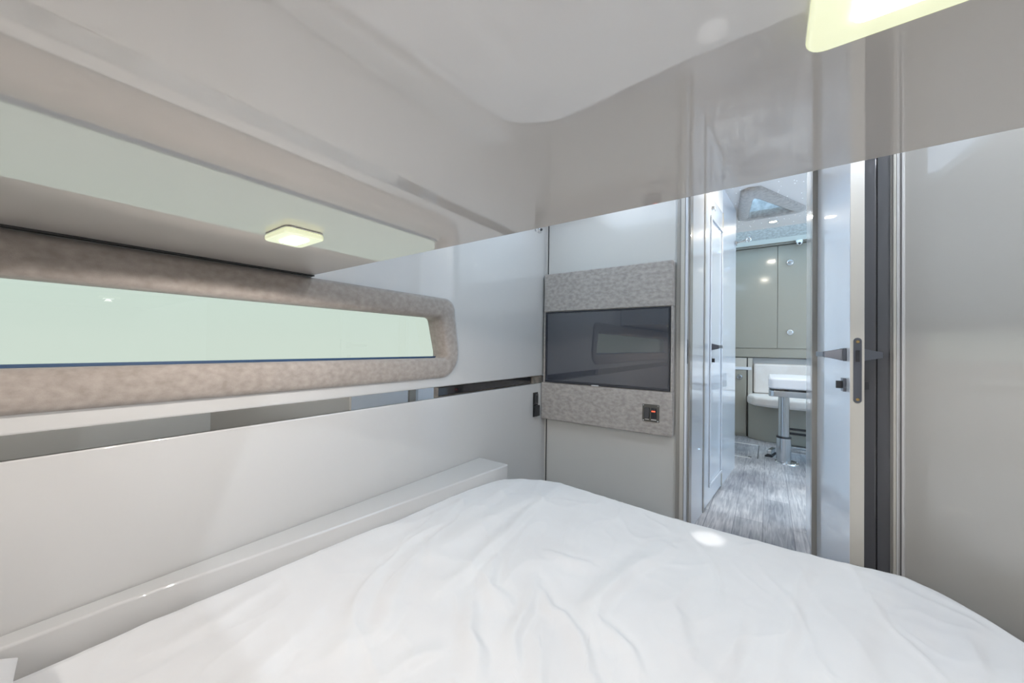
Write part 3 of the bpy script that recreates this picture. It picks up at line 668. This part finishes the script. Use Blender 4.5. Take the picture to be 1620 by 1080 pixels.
slab('top_rail', 'trim', SX0+0.01, -0.196, 4.842, 4.8495, 0.765, 0.884, parent=sc, bevel=0.001)
sd = slab('door', 'saloon', -0.60, -0.205, 4.838, 4.8495, 0.03, 0.745, parent=sc, bevel=0.002)
slab('shelf_edge', 'white', SX0+0.01, -0.15, 4.834, 4.8415, 0.750, 0.782, parent=sc, bevel=0.002)
knob(-0.262, 0.668, 4.8375, sd, 0.033)
slab('trim_13', 'gap', -0.194, -0.186, 4.88, 4.90, 0.0, 0.884)
bn = thing('bench_seat', 'cream cushioned bench seat with curved grey base behind the table', 'bench', (0.4, 4.9, 0))
bm = NB(); P_ = [(-0.185, 4.869), (-0.175, 4.80), (-0.10, 4.735), (0.0, 4.70), (0.2, 4.68), (1.1, 4.68), (1.1, 5.19), (-0.141, 5.19), (-0.141, 4.869)]
prism(bm, P_, 0.001, 0.385); obj('base', bm, 'saloon', bn, bevel=0.01)
bm = NB(); P_ = [(-0.180, 4.86), (-0.185, 4.74), (-0.13, 4.60), (0.0, 4.53), (0.2, 4.50), (1.1, 4.50), (1.1, 5.0), (-0.139, 5.0)]
prism(bm, P_, 0.386, 0.485); obj('seat_cushion', bm, 'leather', bn, bevel=0.03, seg=5)
slab('backrest', 'leather', -0.135, 1.1, 4.93, 5.02, 0.487, 0.822, parent=bn, bevel=0.025, seg=5)
slab('end_panel', 'trim', -0.185, -0.142, 4.87, 5.19, 0.001, 0.884, parent=bn)
slab('back_panel', 'saloonw', -0.141, 1.1, 5.021, 5.19, 0.387, 0.884, parent=bn)
for z in (0.115, 0.160): slab('black_trim', 'black', 0.10, 1.0, 4.672, 4.6795, z, z+0.022, parent=bn)
# dome sensor
t = thing('dome_camera', 'small white dome camera under the saloon ceiling trim', 'camera', (0.266, 4.88, 2.15))
bm = NB(); cyl(bm, (0.266, 4.872, ZS+0.0), (0.266, 4.872, ZS-0.020), 0.030, 0.030, 24); obj('base', bm, 'rim', t, smooth='auto')
bm = NB(); bmesh.ops.create_uvsphere(bm, u_segments=24, v_segments=12, radius=0.026, matrix=Matrix.Translation((0.268, 4.862, ZS-0.026))); obj('dome', bm, 'rim', t, smooth=True)
bm = NB(); bmesh.ops.create_uvsphere(bm, u_segments=16, v_segments=10, radius=0.013, matrix=Matrix.Translation((0.268, 4.845, ZS-0.038))); obj('lens', bm, 'black', t, smooth=True)
# ------------------------------------------------------------------ table
tb = thing('pedestal_table', 'saloon table on a telescopic steel pedestal', 'table', (0.125, 3.93, 0.0))
bm = NB(); prism(bm, rounded([(0.006, 3.60), (0.70, 3.60), (0.70, 4.22), (0.006, 4.22)], [0.04]*4), 0.603, 0.650); obj('tabletop', bm, 'satin', tb, bevel=0.004, label='steel-grey tabletop edge')
bm = NB(); cyl(bm, (0.115, 3.95, 0.215), (0.115, 3.95, 0.602), 0.040, seg=40); obj('tube', bm, 'satin', tb, smooth='auto')
bm = NB(); cyl(bm, (0.115, 3.95, 0.010), (0.115, 3.95, 0.214), 0.053, seg=40); obj('sleeve', bm, 'satin', tb, smooth='auto')
bm = NB(); cyl(bm, (0.115, 3.95, 0.2141), (0.115, 3.95, 0.228), 0.0545, 0.052, seg=40); obj('collar', bm, 'blackm', tb, smooth='auto', label='black plastic collar')
bm = NB(); cyl(bm, (0.138, 3.95, 0.0005), (0.138, 3.95, 0.0098), 0.088, 0.084, seg=48); fl = obj('floor_flange', bm, 'chrome', tb, smooth='auto')
for k in range(6):
    a = k*math.pi/3+0.3; x, y = 0.138+0.074*math.cos(a), 3.95+0.074*math.sin(a)
    bm = NB(); cyl(bm, (x, y, 0.0099), (x, y, 0.0125), 0.006, 0.005, 12); obj('screw', bm, 'chrome', fl)
bm = NB(); prism(bm, rounded([(0.004, 3.597), (0.705, 3.597), (0.705, 4.225), (0.004, 4.225)], [0.045]*4), 0.664, 0.752)
o = obj('table_cushion', bm, 'whiteleather', bevel=0.018, seg=5); tag(o, 'thick white padded cushion lying on the saloon table', 'cushion')
bm = NB(); prism(bm, rounded([(0.012, 3.606), (0.69, 3.606), (0.69, 4.21), (0.012, 4.21)], [0.03]*4), 0.6505, 0.6635); obj('locking_plate', bm, 'black', tb)
# second low support rail behind the pedestal
t = thing('floor_rail', 'low chrome rail on short feet behind the table pedestal', 'rail', (0.15, 4.4, 0.0))
slab('rail_bar', 'satin', 0.09, 0.95, 4.38, 4.42, 0.030, 0.052, parent=t, bevel=0.004)
for x in (0.12, 0.9): slab('foot', 'satin', x, x+0.03, 4.385, 4.415, 0.0005, 0.0295, parent=t)
t = thing('floor_latch', 'small chrome latch block on the floor left of the pedestal', 'latch', (0.02, 4.15, 0.0))
bm = NB(); prism(bm, [(-0.02, 4.06), (0.035, 4.06), (0.075, 4.24), (0.03, 4.25)], 0.0005, 0.012); obj('base_plate', bm, 'blackm', t)
bm = NB(); prism(bm, [(-0.005, 4.09), (0.03, 4.09), (0.062, 4.22), (0.03, 4.225)], 0.0122, 0.06); obj('block', bm, 'satin', t, bevel=0.006)
# floor hatch
t = thing('floor_hatch', 'floor hatch with two bright metal edge strips beside the passage wall', 'hatch', (-0.25, 4.2, 0.0))
slab('lid', 'floor', -0.50, -0.075, 3.925, 4.46, 0.0003, 0.0012, parent=t)
slab('edge_strip', 'rim', -0.50, -0.078, 4.461, 4.480, 0.0004, 0.007, parent=t)
slab('edge_strip', 'rim', -0.50, -0.125, 3.903, 3.919, 0.0004, 0.007, parent=t)
slab('joint', 'gap', -0.0745, -0.068, 3.93, 4.45, 0.0003, 0.0016, parent=t)
slab('lift_ring', 'blackm', -0.145, -0.12, 3.93, 3.96, 0.0013, 0.005, parent=t)
